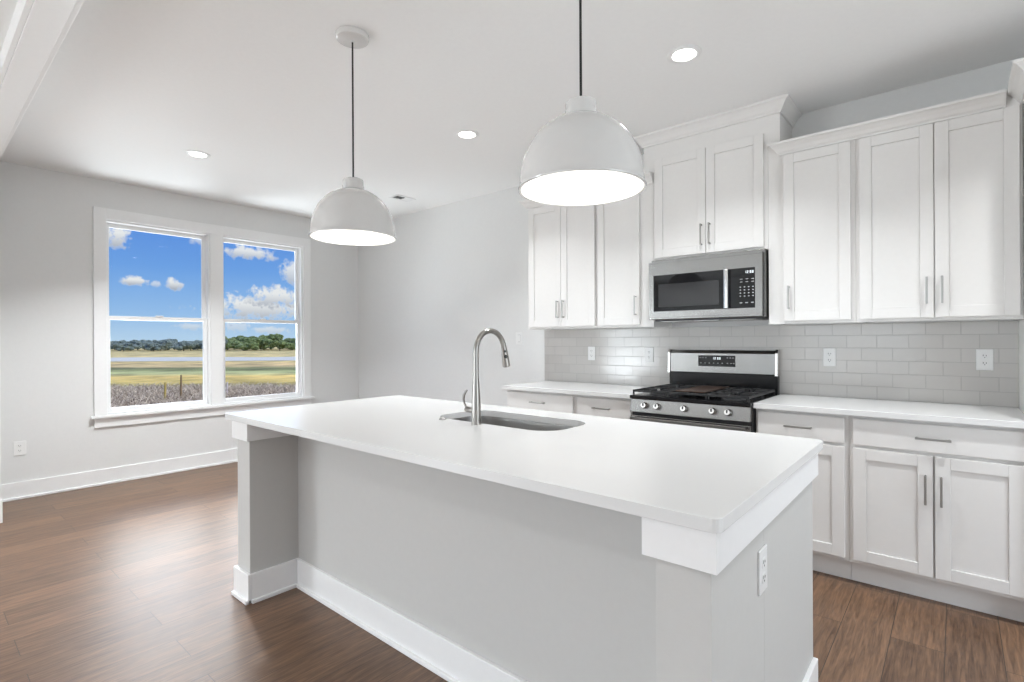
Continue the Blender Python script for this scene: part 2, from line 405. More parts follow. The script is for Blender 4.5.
# unseen windows, the back and right ones added to light the room: frames with muntins and glass
def plain_window(name, axis, c, a, b_, z0, z1, sg=-1):
    bm = BM()
    def bx(u0, u1, w0, w1, d0, d1):
        if sg > 0: d0, d1 = -d1, -d0
        if axis == 'x': box(bm, c+d0, c+d1, u0, u1, w0, w1)
        else: box(bm, u0, u1, c+d0, c+d1, w0, w1)
    m_ = (a+b_)/2
    for (u0, u1, w0, w1) in ((a-.09, a+.05, 0, z1+.09), (b_-.05, b_+.09, 0, z1+.09), (a+.05, b_-.05, z1-.05, z1+.09), (a+.05, b_-.05, 0, z0+.08), (m_-.05, m_+.05, z0+.08, z1-.05)):
        bx(u0, u1, w0, w1, 0, .02)
    f = struct(name, bm, M_trim)
    bm = BM()
    bx(a, b_, z0, z1, -.062, -.057)
    struct('pane', bm, M_glass, f)
plain_window('window_3', 'x', XL, -4.75, -2.45, .02, 2.42)
plain_window('window_4', 'y', YB, -2.7, -.5, .02, 2.42)
plain_window('window_5', 'y', YB, .1, 2.3, .02, 2.42)
plain_window('window_6', 'x', XR, .8, 2.4, .02, 2.42, 1)

# ------------------------------------------------------------------ tile backsplash
tag(obj('tile_backsplash', box(BM(), -2.860, .250, YW-.010, YW-.0005, CT, 1.3715), M_tile), 'glossy light grey subway tile backsplash between counters and wall cabinets', 'backsplash')

# ------------------------------------------------------------------ cabinets
def shaker(bm, x0, x1, z0, z1, yf, t=.020, s=.057, rec=.008, sgn=1):
    """door slab with a recessed centre panel, face at y=yf looking to -y (sgn 1) or +y (sgn -1)"""
    def B(a, b_, c, d, e0, e1):
        ys = (yf+sgn*e0, yf+sgn*e1); box(bm, a, b_, min(ys), max(ys), c, d)
    B(x0, x0+s, z0, z1, 0, t); B(x1-s, x1, z0, z1, 0, t)
    B(x0+s, x1-s, z0, z0+s, 0, t); B(x0+s, x1-s, z1-s, z1, 0, t)
    B(x0+s, x1-s, z0+s, z1-s, rec, t-.002)
    return bm
def pull(parent, x, z, yf, vert=True, L=.140, sgn=1):
    bm = BM(); o = .030; y = yf-sgn*o
    h = L/2
    if vert:
        box(bm, x-.005, x+.005, y-.004, y+.004, z-h, z+h)
        for s_ in (-1, 1): box(bm, x-.004, x+.004, min(y, yf), max(y, yf), z+s_*(h-.006)-.005, z+s_*(h-.006)+.005)
    else:
        box(bm, x-h, x+h, y-.004, y+.004, z-.005, z+.005)
        for s_ in (-1, 1): box(bm, x+s_*(h-.006)-.005, x+s_*(h-.006)+.005, min(y, yf), max(y, yf), z-.004, z+.004)
    return obj('pull_handle', bm, M_pull, parent, bev=.0015)
def door(parent, x0, x1, z0, z1, yf, hx=None, hz=None, sgn=1):
    d = obj('door', shaker(BM(), x0, x1, z0, z1, yf, sgn=sgn), M_cab, parent, bev=.0018)
    if hx is not None: pull(d, hx, hz, yf, sgn=sgn)
    return d
def drawer(parent, x0, x1, z0, z1, yf, hx, L=.135, sgn=1):
    bm = BM(); box(bm, x0, x1, min(yf, yf+sgn*.02), max(yf, yf+sgn*.02), z0, z1)
    d = obj('drawer', bm, M_cab, parent, bev=.0025)
    pull(d, hx, (z0+z1)/2-.018*(0), yf, vert=False, L=L, sgn=sgn); return d
ZU0, ZU1 = 1.372, 2.4745
def wall_cabinet(label, x0, x1, doors, z0=ZU0, z1=ZU1):
    t = empty('wall_cabinet', ((x0+x1)/2, YW, z0), label, 'cabinet', 'white shaker wall cabinets')
    bm = BM(); yf = YD+.0205
    # carcass with recessed underside and face frame
    yw = YW-.001; yb = yf+.0181
    box(bm, x0, x0+.018, yb, yw, z0, z1); box(bm, x1-.018, x1, yb, yw, z0, z1)
    box(bm, x0+.0181, x1-.0181, yb, yw, z0+.012, z0+.03); box(bm, x0+.0181, x1-.0181, yb, yw, z1-.018, z1)
    box(bm, x0, x1, yf, yf+.018, z0, z1)
    obj('carcass', bm, M_cab, t, bev=.001)
    for (a, b_, hx) in doors: door(t, a, b_, z0+.018, 2.400, YD, hx, 1.531)
    return t
wall_cabinet('white wall cabinet with a pair of tall doors, nearest the bare grey wall', -2.800, -2.117, [(-2.782, -2.449, -2.475), (-2.446, -2.130, -2.418)])
wall_cabinet('narrow white wall cabinet with a single door, left of the microwave', -2.116, -1.650, [(-2.103, -1.752, -1.778)])
wall_cabinet('white wall cabinet with a single door, directly right of the microwave', -.886, -.431, [(-.797, -.452, -.768)])
wall_cabinet('wide white wall cabinet with two tall doors above the right hand counter', -.430, .248, [(-.411, -.087, -.116), (-.083, .236, -.054)])
# cabinet over the microwave
t = empty('wall_cabinet', (-1.268, YW, 1.84), 'short raised white two door cabinet above the microwave, reaching the ceiling', 'cabinet', 'white shaker wall cabinets')
bm = BM(); yf = YD+.0205
box(bm, -1.649, -.887, yf, YW-.001, 1.842, 2.4755)
box(bm, -1.722, -.819, yf, YW-.001, 2.4757, 2.748)
obj('carcass', bm, M_cab, t, bev=.001)
door(t, -1.629, -1.270, 1.858, 2.562, YD, -1.295, 1.982); door(t, -1.267, -.910, 1.858, 2.562, YD, -1.240, 1.982)

# crown mouldings: profile (out, up)
CP = [(0, 0), (.010, 0), (.012, .010), (.020, .018), (.030, .035), (.046, .052), (.058, .058), (.060, .070), (0, .070)]
def crown(name, path, z, label, scale=1, m=M_cab, sh=1):
    """path: list of ((x,y),(ox,oy)) stations; the profile is pushed out along the mitre vector"""
    bm = BM(); rs = []
    for (p, o_) in path:
        rs.append([bm.verts.new((p[0]+o_[0]*a*scale, p[1]+o_[1]*a*scale, z+b_*sh)) for a, b_ in CP])
    for a, b_ in zip(rs, rs[1:]): bridge(bm, a, b_)
    bm.faces.new(rs[0]); bm.faces.new(rs[-1][::-1])
    return tag(obj(name, bm, m, smooth=False), label, 'moulding', 'white crown mouldings on the cabinets')
yf = YD+.020
crown('crown_moulding', [((-2.800, YW-.001), (-1, 0)), ((-2.800, yf), (-1, -1)), ((-1.6505, yf), (0, -1))], 2.405, 'white crown moulding along the wall cabinets left of the microwave')
crown('crown_moulding', [((-1.7225, YW-.001), (-1, 0)), ((-1.7225, yf), (-1, -1)), ((-.8185, yf), (1, -1)), ((-.8185, YW-.001), (1, 0))], 2.670, 'white crown moulding touching the ceiling above the microwave cabinet', sh=1.13)
crown('crown_moulding', [((-.8175, yf), (-1, -1)), ((.189, yf), (0, -1))], 2.405, 'white crown moulding along the wall cabinets right of the microwave')

# tall refrigerator surround at the right edge
t = empty('refrigerator_surround', (.75, YW, 0), 'tall white cabinet surround standing at the right end of the counter', 'cabinet')
obj('side_panel', box(BM(), .2505, .270, 3.170, YW-.002, 0, 2.44), M_cab, t, bev=.001)
obj('side_panel', box(BM(), 1.210, 1.230, 3.170, YW-.002, 0, 2.44), M_cab, t, bev=.001)
obj('carcass', box(BM(), .2705, 1.2095, 3.19, YW-.002, 1.86, 2.44), M_cab, t)
door(t, .275, .737, 1.875, 2.395, 3.169, .71, 2.0); door(t, .741, 1.205, 1.875, 2.395, 3.169, .77, 2.0)
crown('crown_moulding', [((.2503, 3.503), (-1, 0)), ((.2503, 3.168), (-1, -1)), ((1.232, 3.168), (1, -1)), ((1.232, YW-.001), (1, 0))], 2.405, 'white crown moulding wrapping the tall surround at the right edge')

# base cabinets
YB0 = 3.196
def base_cabinet(label, x0, x1, drs, dws, group='white shaker base cabinets'):
    t = empty('base_cabinet', ((x0+x1)/2, YW, 0), label, 'cabinet', group)
    bm = BM(); yf = YB0+.0205
    box(bm, x0, x1, yf, YW-.001, .115, CT-.031)
    obj('carcass', bm, M_cab, t, bev=.001)
    obj('toe_kick', box(BM(), x0, x1, yf+.055, yf+.075, 0, .114), M_cab, t)
    for d in drs: door(t, *d)
    for d in dws: drawer(t, *d)
    return t
ZD0, ZD1, ZW0, ZW1 = .135, .716, .733, .866
hz = .555
base_cabinet('white base cabinet at the far left end of the kitchen counter', -2.800, -2.129, [(-2.782, -2.466, ZD0, ZD1, YB0, -2.49, hz), (-2.462, -2.146, ZD0, ZD1, YB0, -2.436, hz)], [(-2.782, -2.146, ZW0, ZW1, YB0, -2.464)])
base_cabinet('narrow white base cabinet directly left of the gas range', -2.128, -1.654, [(-2.108, -1.672, ZD0, ZD1, YB0, -1.70, hz)], [(-2.108, -1.672, ZW0, ZW1, YB0, -1.898)])
base_cabinet('narrow white base cabinet directly right of the gas range', -.886, -.429, [(-.872, -.448, ZD0, ZD1, YB0, -.843, hz)], [(-.872, -.448, ZW0, ZW1, YB0, -.662)])
base_cabinet('wide white base cabinet with one long drawer over two doors', -.428, .248, [(-.410, -.088, ZD0, ZD1, YB0, -.115, hz), (-.080, .232, ZD0, ZD1, YB0, -.056, hz)], [(-.410, .232, ZW0, ZW1, YB0, -.086)])

# ------------------------------------------------------------------ worktops
def slab(outer, z0, z1, hole=None):
    bm = BM()
    def loop(pts, z): return [bm.verts.new((x, y, z)) for x, y in pts]
    to = loop(outer, z1); bo = loop(outer, z0)
    bridge(bm, bo, to)
    if hole:
        th = loop(hole, z1); bh = loop(hole, z0); bridge(bm, bh, th)
        for A, B_ in ((to, th), (bo, bh)):
            ed = []
            for L_ in (A, B_):
                for i in range(len(L_)):
                    e_ = bm.edges.get((L_[i], L_[(i+1) % len(L_)])) or bm.edges.new((L_[i], L_[(i+1) % len(L_)]))
                    ed.append(e_)
            bmesh.ops.triangle_fill(bm, edges=ed, use_beauty=True)
    else:
        bm.faces.new(to); bm.faces.new(bo[::-1])
    return bm
tag(obj('kitchen_worktop', slab([(-2.816, 3.171), (-1.653, 3.171), (-1.653, YW-.0105), (-2.816, YW-.0105)], CT-.030, CT), M_quartz, bev=.002), 'white quartz worktop on the base cabinets left of the range', 'worktop', 'white quartz worktops')
tag(obj('kitchen_worktop', slab([(-.888, 3.171), (.2498, 3.171), (.2498, YW-.0105), (-.888, YW-.0105)], CT-.030, CT), M_quartz, bev=.002), 'white quartz worktop on the base cabinets right of the range', 'worktop', 'white quartz worktops')
IX0, IX1, IY0, IY1 = -2.881, -.367, 1.077, 2.177
SX0, SX1, SY0, SY1 = -1.945, -1.228, 1.668, 2.005
tag(obj('island_worktop', slab(rrect(IX0, IX1, IY0, IY1, .022, 5), CT-.030, CT, rrect(SX0, SX1, SY0, SY1, .11, 8)), M_quartz, bev=.0025), 'large white quartz island worktop with rounded corners and a sink cutout', 'worktop', 'white quartz worktops')

# ------------------------------------------------------------------ island base
isl = empty('kitchen_island', (-1.62, 1.6, 0), 'light grey painted kitchen island with white trim under its worktop', 'island')
ZB = CT-.0305; ZT = .795
obj('front_panel', box(BM(), -2.645, -.521, 1.355, 1.375, 0, ZB), M_isl, isl)
obj('end_panel', box(BM(), -2.785, -2.645, 1.107, 1.50, 0, ZB), M_isl, isl, bev=.001)
obj('end_panel', box(BM(), -2.785, -2.70, 1.5001, 2.115, 0, ZB), M_isl, isl)
obj('end_panel', box(BM(), -.520, -.395, 1.107, 1.50, 0, ZB), M_isl, isl, bev=.001)
obj('end_panel', box(BM(), -.48, -.395, 1.5001, 2.118, 0, ZB), M_isl, isl)
# frieze blocks under the top
bm = BM(); box(bm, -2.806, -2.626, 1.088, 1.106, ZT, ZB); box(bm, -2.806, -2.7855, 1.106, 2.115, ZT, ZB); box(bm, -2.6445, -2.626, 1.106, 1.3545, ZT, ZB)
obj('frieze_trim', bm, M_itrim, isl, bev=.001)
bm = BM(); box(bm, -.545, -.377, 1.088, 1.106, ZT, ZB); box(bm, -.3945, -.377, 1.106, 2.125, ZT, ZB); box(bm, -.545, -.5205, 1.106, 1.3545, ZT, ZB)
obj('frieze_trim', bm, M_itrim, isl, bev=.001)
# baseboard round the island
def ib(runs):
    bm = BM()
    for (x0, x1, y0, y1) in runs: box(bm, x0, x1, y0, y1, 0, .140)
    return bm
bm = BM(); hb = .142
def skirt(bm, x0, x1, y0, y1, nx, ny, t=.016, sh=.012):
    """thin board standing on the face segment, plus shoe"""
    for tt, hh in ((t, hb), (t+sh, .018)):
        box(bm, x0+(nx*tt if nx < 0 else 0), x1+(nx*tt if nx > 0 else 0), y0+(ny*tt if ny < 0 else 0), y1+(ny*tt if ny > 0 else 0), 0, hh)
skirt(bm, -2.785-.016, -2.645+.016, 1.107, 1.107, 0, -1)
skirt(bm, -2.785, -2.785, 1.107, 2.115, -1, 0)
skirt(bm, -2.645, -2.645, 1.107, 1.355, 1, 0)
skirt(bm, -2.629, -.536, 1.355, 1.355, 0, -1)
skirt(bm, -.520, -.520, 1.107, 1.355, -1, 0)
skirt(bm, -.536, -.379, 1.107, 1.107, 0, -1)
skirt(bm, -.395, -.395, 1.107, 2.118, 1, 0)
obj('baseboard', bm, M_itrim, isl, bev=.0025)
obj('carcass', box(BM(), -2.699, -.481, 2.095, 2.115, .115, ZB), M_cab, isl)
obj('toe_kick', box(BM(), -2.699, -.481, 2.03, 2.05, 0, .114), M_cab, isl)
xs = [-2.69, -2.24, -1.96, -1.585, -1.21, -.85, -.49]
for i in range(6):
    a, b_ = xs[i]+.006, xs[i+1]-.006
    if b_-a < .2: continue
    door(isl, a, b_, ZD0, ZD1, 2.136, (b_-.03 if i % 2 else a+.03), .6, sgn=-1); drawer(isl, a, b_, ZW0, ZW1, 2.136, (a+b_)/2, sgn=-1)

# ------------------------------------------------------------------ sink, faucet, button
sk = empty('sink', ((SX0+SX1)/2, (SY0+SY1)/2, .70), 'stainless steel undermount sink set in the island worktop', 'sink')
bm = BM(); loops = []
for (g, z, r) in ((.020, CT-.0312, .12), (-.004, CT-.0312, .11), (-.006, CT-.05, .108), (-.012, .74, .10), (-.030, .712, .085), (-.10, .704, .05)):
    loops.append([bm.verts.new((x, y, z)) for x, y in rrect(SX0-g, SX1+g, SY0-g, SY1+g, r, 8)])
for a, b_ in zip(loops, loops[1:]): bridge(bm, a, b_)
bm.faces.new(loops[-1])
bowl = obj('bowl', bm, M_steelv, sk, smooth=True)
so_ = bowl.modifiers.new('solid', 'SOLIDIFY'); so_.thickness = .0015; so_.offset = -1
obj('drain', lathe(BM(), ((SX0+SX1)/2, SY1-.13, .7045), [(.055, 0), (.055, .002), (.048, .003), (.040, -.0005), (.012, -.0005), (.010, .003)]), M_nickel, sk, smooth=True)

FX, FY = -1.603, 1.634
fa = empty('faucet', (FX, FY, CT), 'tall brushed nickel gooseneck pull-down faucet standing beside the island sink', 'faucet')
bm = BM()
lathe(bm, (FX, FY, CT), [(.0225, 0), (.0225, .004), (.0205, .006), (.0205, .05), (.0195, .09), (.0165, .15), (.0135, .20), (.0125, .22)])
obj('body', bm, M_nickel, fa, smooth=True)
pts = [(FX, FY, CT+.215), (FX, FY, CT+.30)]
R1 = .0935; zc = CT+.318
for i in range(0, 19):
    a = pi - pi*i/18*(.93)
    pts.append((FX, FY+R1+R1*cos(a), zc+R1*sin(a)))
obj('spout', tube(BM(), pts, .0122, 20), M_nickel, fa, smooth=True)
e1 = Vector(pts[-1]); dr = (Vector(pts[-1])-Vector(pts[-2])).normalized(); dr = (dr*1+Vector((0, .10, -1))).normalized()
sh = obj('spray_head', tube(BM(), [e1-dr*.004, e1+dr*.03, e1+dr*.075, e1+dr*.094, e1+dr*.096], [.0128, .0150, .0180, .0185, .0165], 20), M_nickel, fa, smooth=True)
bm = BM(); q = e1+dr*.030
side_n = Vector((.75, -.55, 0)).normalized()
for (s_, r_) in ((.022, .0055), (.047, .0085)):
    c_ = e1+dr*s_+side_n*(.0135 if s_ < .03 else .0155)
    lathe(bm, c_, [(r_, 0), (r_, .003), (r_*.8, .004)], ax=side_n, n=16)
obj('spray_button', bm, M_slot, sh, smooth=True)
bm = BM(); tube(bm, [(FX-.012, FY, CT+.060), (FX-.058, FY, CT+.062), (FX-.064, FY, CT+.062)], [.0135, .0135, .011], 18)
hd = obj('handle', bm, M_nickel, fa, smooth=True)
tube_pts = [(FX-.058, FY, CT+.066), (FX-.074, FY, CT+.084), (FX-.080, FY, CT+.104), (FX-.076, FY, CT+.124), (FX-.064, FY, CT+.141), (FX-.056, FY, CT+.146)]
obj('lever', tube(BM(), tube_pts, [.006, .0065, .006, .006, .0055, .004], 12), M_nickel, hd, smooth=True)
tag(obj('air_switch_button', lathe(BM(), (-1.825, 1.637, CT), [(.017, 0), (.017, .004), (.014, .006), (.010, .006), (.010, .009), (.008, .010)]), M_nickel, smooth=True, origin=(-1.825, 1.637, CT)), 'small round nickel push button on the island worktop left of the faucet', 'button')

# ------------------------------------------------------------------ gas range
RX0, RX1 = -1.6485, -.8915; RYF = 3.150; rc = (RX0+RX1)/2
rg = empty('gas_range', (rc, 3.45, 0), 'stainless steel and black freestanding gas range between the base cabinets', 'range')
obj('body', box(BM(), RX0, RX1, 3.165, 3.78, .03, .893), M_dark, rg)
bm = BM(); box(bm, RX0, RX1, 3.128, 3.745, .8935, .916); ct_ = obj('cooktop', bm, M_enamel, rg, bev=.005)
# control panel (slanted)
bm = BM(); extr(bm, [(3.1645, .892), (3.146, .892), (3.130, .806), (3.1645, .806)], lambda p, t_: (RX0+.001 if t_ == 0 else RX1-.001, p[0], p[1]))
cp = obj('control_panel', bm, M_steel, rg, bev=.003)
for kx in (-1.542, -1.456, -1.279, -1.105, -1.015):
    bm = BM(); lathe(bm, (kx, 3.136, .852), [(.021, 0), (.021, .005), (.0195, .008), (.0185, .026), (.016, .030)], ax=(0, -1, .18), n=28)
    k = obj('knob', bm, M_silver, rg, smooth=True)
    bm = BM(); box(bm, kx-.0022, kx+.0022, 3.099, 3.108, .853, .871); obj('pointer', bm, M_dark, k)
dr_ = obj('oven_door', box(BM(), RX0+.003, RX1-.003, 3.135, 3.164, .215, .785), M_steel, rg, bev=.004)
obj('oven_window', box(BM(), RX0+.09, RX1-.09, 3.1335, 3.1349, .30, .66), M_blackglass, dr_)
bm = BM(); box(bm, RX0+.02, RX1-.02, 3.092, 3.110, .755, .780)
for hx_ in (RX0+.03, RX1-.055): box(bm, hx_, hx_+.025, 3.110, 3.135, .757, .778)
obj('door_handle', bm, M_steel, dr_, bev=.005)
obj('storage_drawer', box(BM(), RX0+.003, RX1-.003, 3.137, 3.164, .05, .205), M_steel, rg, bev=.004)
bm = BM(); box(bm, RX0+.02, RX1-.02, 3.20, 3.70, 0, .03); obj('base', bm, M_slot, rg)
# backguard
obj('backguard', box(BM(), RX0+.006, RX1-.006, 3.750, 3.800, .893, 1.040), M_enamel, rg, bev=.002)
bm = BM(); extr(bm, [(3.802, 1.041), (3.738, 1.041), (3.743, 1.180), (3.756, 1.203), (3.802, 1.203)], lambda p, t_: (RX0+.002 if t_ == 0 else RX1-.002, p[0], p[1]))
bg_ = obj('display_panel', bm, M_steel, rg, bev=.004)
bm = BM(); extr(bm, [(3.800, 1.034), (3.728, 1.034), (3.734, 1.186), (3.750, 1.210), (3.800, 1.210)], lambda p, t_: (RX0 if t_ == 0 else RX0+.018, p[0], p[1]))
obj('end_cap', bm, M_silver, bg_, bev=.002); bm = BM()
extr(bm, [(3.800, 1.034), (3.728, 1.034), (3.734, 1.186), (3.750, 1.210), (3.800, 1.210)], lambda p, t_: (RX1-.018 if t_ == 0 else RX1, p[0], p[1]))
obj('end_cap', bm, M_silver, bg_, bev=.002)
bm = BM(); extr(bm, [(3.7385, 1.088), (3.7372, 1.088), (3.7400, 1.166), (3.7413, 1.166)], lambda p, t_: (-1.420 if t_ == 0 else -1.163, p[0], p[1]))
dsp = obj('display', bm, M_blackglass, bg_)
bm = BM()
def digit(bm, x, y, z, s, segs):
    h, w_, th = s, s*.5, s*.13
    L_ = {'a': (0, w_, h-th, h), 'g': (0, w_, h/2-th/2, h/2+th/2), 'd': (0, w_, 0, th), 'f': (0, th, h/2, h), 'b': (w_-th, w_, h/2, h), 'e': (0, th, 0, h/2), 'c': (w_-th, w_, 0, h/2)}
    for c_ in segs: a = L_[c_]; box(bm, x+a[0], x+a[1], y-.0006, y, z+a[2], z+a[3])
for i, sg in enumerate(('bc', 'abged', 'abcdef', 'abcdef')): digit(bm, -1.318+.014*i+(.005 if i > 1 else 0), 3.7392, 1.138, .015, sg)
obj('clock_digits', bm, M_led, dsp)
bm = BM()
for zz, xs_ in ((1.150, (-1.405, -1.385, -1.365, -1.215, -1.195, -1.177)), (1.112, (-1.400, -1.370, -1.340, -1.310, -1.280, -1.250, -1.215, -1.190, -1.172))):
    for x in xs_: obj('key', box(BM(), x-.004, x+.004, 3.7366, 3.7371, zz-.002, zz+.002), M_mark, dsp)
# burners and grates
for bx_, by_, br_ in ((RX0+.14, 3.28, .045), (RX0+.14, 3.58, .036), (rc, 3.43, .05), (RX1-.14, 3.28, .05), (RX1-.14, 3.58, .036)):
    bm = BM(); lathe(bm, (bx_, by_, .9165), [(br_+.02, 0), (br_+.018, .004), (br_, .006), (br_, .014), (br_-.004, .020), (br_*.4, .022)], n=28)
    obj('burner', bm, M_iron, rg, smooth=True)
def grate(x0, x1):
    bm = BM(); y0, y1, z0, z1 = 3.150, 3.715, .936, .950; b_ = .010
    box(bm, x0, x0+b_, y0, y1, z0, z1); box(bm, x1-b_, x1, y0, y1, z0, z1)
    for y in (y0, (y0+y1)/2-b_/2, y1-b_): box(bm, x0+b_, x1-b_, y, y+b_, z0, z1)
    xm = (x0+x1)/2
    for yc in (y0+.14, y1-.14):
        box(bm, xm-b_/2, xm+b_/2, yc-.13, yc-.03, z0, z1+.003); box(bm, xm-b_/2, xm+b_/2, yc+.03, yc+.13, z0, z1+.003)
        box(bm, x0+b_, xm-.03, yc-b_/2, yc+b_/2, z0, z1+.003); box(bm, xm+.03, x1-b_, yc-b_/2, yc+b_/2, z0, z1+.003)
    for x in (x0, x1-b_):
        for y in (y0, (y0+y1)/2-b_/2, y1-b_): box(bm, x, x+b_, y, y+b_, .9165, z0)
    return obj('grate', bm, M_iron, rg, bev=.002)
grate(RX0+.012, RX0+.250); grate(RX1-.250, RX1-.012); grate(RX0+.256, RX1-.256)
bm = BM(); box(bm, RX0+.285, RX1-.285, 3.20, 3.66, .9505, .957)
gd = obj('griddle', bm, M_copper, rg, bev=.006)

# ------------------------------------------------------------------ microwave
MX0, MX1 = -1.650, -.905; MYF = 3.427; MZ0, MZ1 = 1.424, 1.822
mw = empty('microwave', ((MX0+MX1)/2, 3.6, MZ0), 'stainless steel over-the-range microwave with black glass door', 'microwave')
obj('body', box(BM(), MX0+.004, -.895, 3.462, 3.805, MZ0-.004, 1.8405), M_steel, mw, bev=.002)
obj('base_panel', box(BM(), MX0+.03, -.91, 3.462, 3.80, MZ0-.0145, MZ0-.0042), M_dark, mw)
bm = BM()   # stainless front with openings for door glass and keypad
bw = [(MX0, MX0+.034, MZ0+.012, MZ1-.012), (MX1-.040, MX1, MZ0+.012, MZ1-.012), (MX0+.034, MX1-.040, 1.728, MZ1-.012), (MX0+.034, MX1-.040, MZ0+.012, 1.476)]
for (a, b_, c_, d_) in bw: box(bm, a, b_, MYF, 3.461, c_, d_)
obj('front_frame', bm, M_steel, mw)
bm = BM(); box(bm, MX0+.034, -1.132, MYF+.003, 3.460, 1.476, 1.728)
md = obj('door', bm, M_blackglass, mw)
bm = BM(); box(bm, -1.580, -1.165, MYF+.0018, MYF+.0029, 1.506, 1.664); obj('door_window', bm, M_mwglass, md)
bm = BM(); extr(bm, [(-1.130, MYF+.003), (-1.131, MYF-.020), (-1.127, MYF-.029), (-1.118, MYF-.033), (-1.106, MYF-.031), (-1.100, MYF-.024), (-1.100, MYF+.003)], lambda p, t_: (p[0], p[1], 1.478 if t_ == 0 else 1.726))
obj('door_handle', bm, M_silver, md, bev=.002)
bm = BM(); box(bm, -1.0995, MX1-.040, MYF+.002, 3.460, 1.476, 1.728)
kp = obj('keypad', bm, M_blackglass, mw)
bm = BM()
for i, sg in enumerate(('bc', 'abged', 'abcdef', 'abcdef')): digit(bm, -1.006+.013*i+(.004 if i > 1 else 0), MYF+.0018, 1.694, .015, sg)
obj('clock_digits', bm, M_led, kp)
def key(a, b_, c_, d_): obj('key', box(BM(), a, b_, MYF+.0010, MYF+.0018, c_, d_), M_mark, kp)
for zz in (1.658, 1.640):
    for i in range(3): key(-1.035+i*.034, -1.020+i*.034, zz-.0015, zz+.0015)
for r_ in range(4):
    for i in range(4): key(-1.037+i*.025, -1.029+i*.025, 1.606-r_*.019, 1.611-r_*.019)
for i in range(3): key(-1.037+i*.034, -1.022+i*.034, 1.507, 1.512)
bm = BM(); box(bm, MX0, MX1, MYF, 3.461, MZ1-.011, MZ1-.001)
obj('top_grille', bm, M_steel, mw)
bm = BM(); box(bm, MX0, MX1, MYF, 3.461, MZ0-.002, MZ0+.0115)
obj('bottom_rail', bm, M_steel, mw, bev=.002)
bm = BM()
for a, b_ in ((MX0+.06, MX0+.30), (MX1-.30, MX1-.06)):
    bm = BM(); box(bm, a, b_, 3.50, 3.66, MZ0-.018, MZ0-.0145); obj('filter', bm, M_steelv, mw)
bm = BM(); box(bm, -1.35, -1.19, 3.48, 3.56, MZ0-.018, MZ0-.0145); obj('task_light', bm, M_plastic, mw)

# ------------------------------------------------------------------ outlets and switches
def plate(name, loc, rz, label, cat, kind='outlet', wd=.070, ht=.115):
    """local: plate in xz plane facing -y"""
    t = empty(name, loc, label, cat, 'white wall outlets' if cat == 'outlet' else None)
    t.rotation_euler = (0, 0, rz)
    def L(nm, bm, m, par, **k):
        bmesh.ops.recalc_face_normals(bm, faces=bm.faces)
        me = bpy.data.meshes.new(nm); bm.to_mesh(me); bm.free(); me.materials.append(m)
        o = bpy.data.objects.new(nm, me); C.objects.link(o); o.parent = par
        b = o.modifiers.new('bevel', 'BEVEL'); b.width = k.get('bev', .001); b.segments = 2; b.limit_method = 'ANGLE'
        return o
    p = L('cover_plate', box(BM(), -wd/2, wd/2, -.006, -.0003, -ht/2, ht/2), M_plastic, t, bev=.002)
    if kind == 'outlet':
        for s_ in (-1, 1):
            r = L('receptacle', extr(BM(), rrect(-.016, .016, -.013+s_*.020, .013+s_*.020, .009, 4), lambda q, tt: (q[0], -.006-.0012*tt-.0001, q[1])), M_plastic, t, bev=.0003)
            bm = BM()
            box(bm, -.0075, -.0050, -.0080, -.0074, s_*.020-.001, s_*.020+.008); box(bm, .0050, .0075, -.0080, -.0074, s_*.020-.001, s_*.020+.006)
            box(bm, -.002, .002, -.0080, -.0074, s_*.020-.009, s_*.020-.005)
            L('slots', bm, M_slot, r, bev=.0001)
    else:
        r = L('rocker', box(BM(), -.016, .016, -.009, -.0061, -.033, .033), M_plastic, t, bev=.001)
        L('seam', box(BM(), -.0165, .0165, -.0064, -.0061, -.0345, .0345), M_slot, t, bev=.0001)
    return t
ty = YW-.010
plate('light_switch', (-3.164, YW, 1.298), 0, 'white light switch on the bare grey wall beside the faucet', 'switch', 'switch', .085)
plate('wall_outlet', (-2.357, ty, 1.166), 0, 'white outlet on the tiles left of the range, nearer the bare wall', 'outlet')
plate('wall_outlet', (-1.832, ty, 1.162), 0, 'white outlet on the tiles just left of the range backguard', 'outlet')
plate('wall_outlet', (-.609, ty, 1.164), 0, 'white outlet on the tiles just right of the range', 'outlet')
plate('wall_outlet', (.117, ty, 1.163), 0, 'white outlet on the tiles near the right end of the counter', 'outlet')
plate('wall_outlet', (XL, .625, .415), pi/2, 'white outlet low on the window wall above the baseboard', 'outlet', wd=.078)
plate('wall_outlet', (-.395, 1.475, .672), pi/2, 'white outlet on the right end panel of the island', 'outlet')

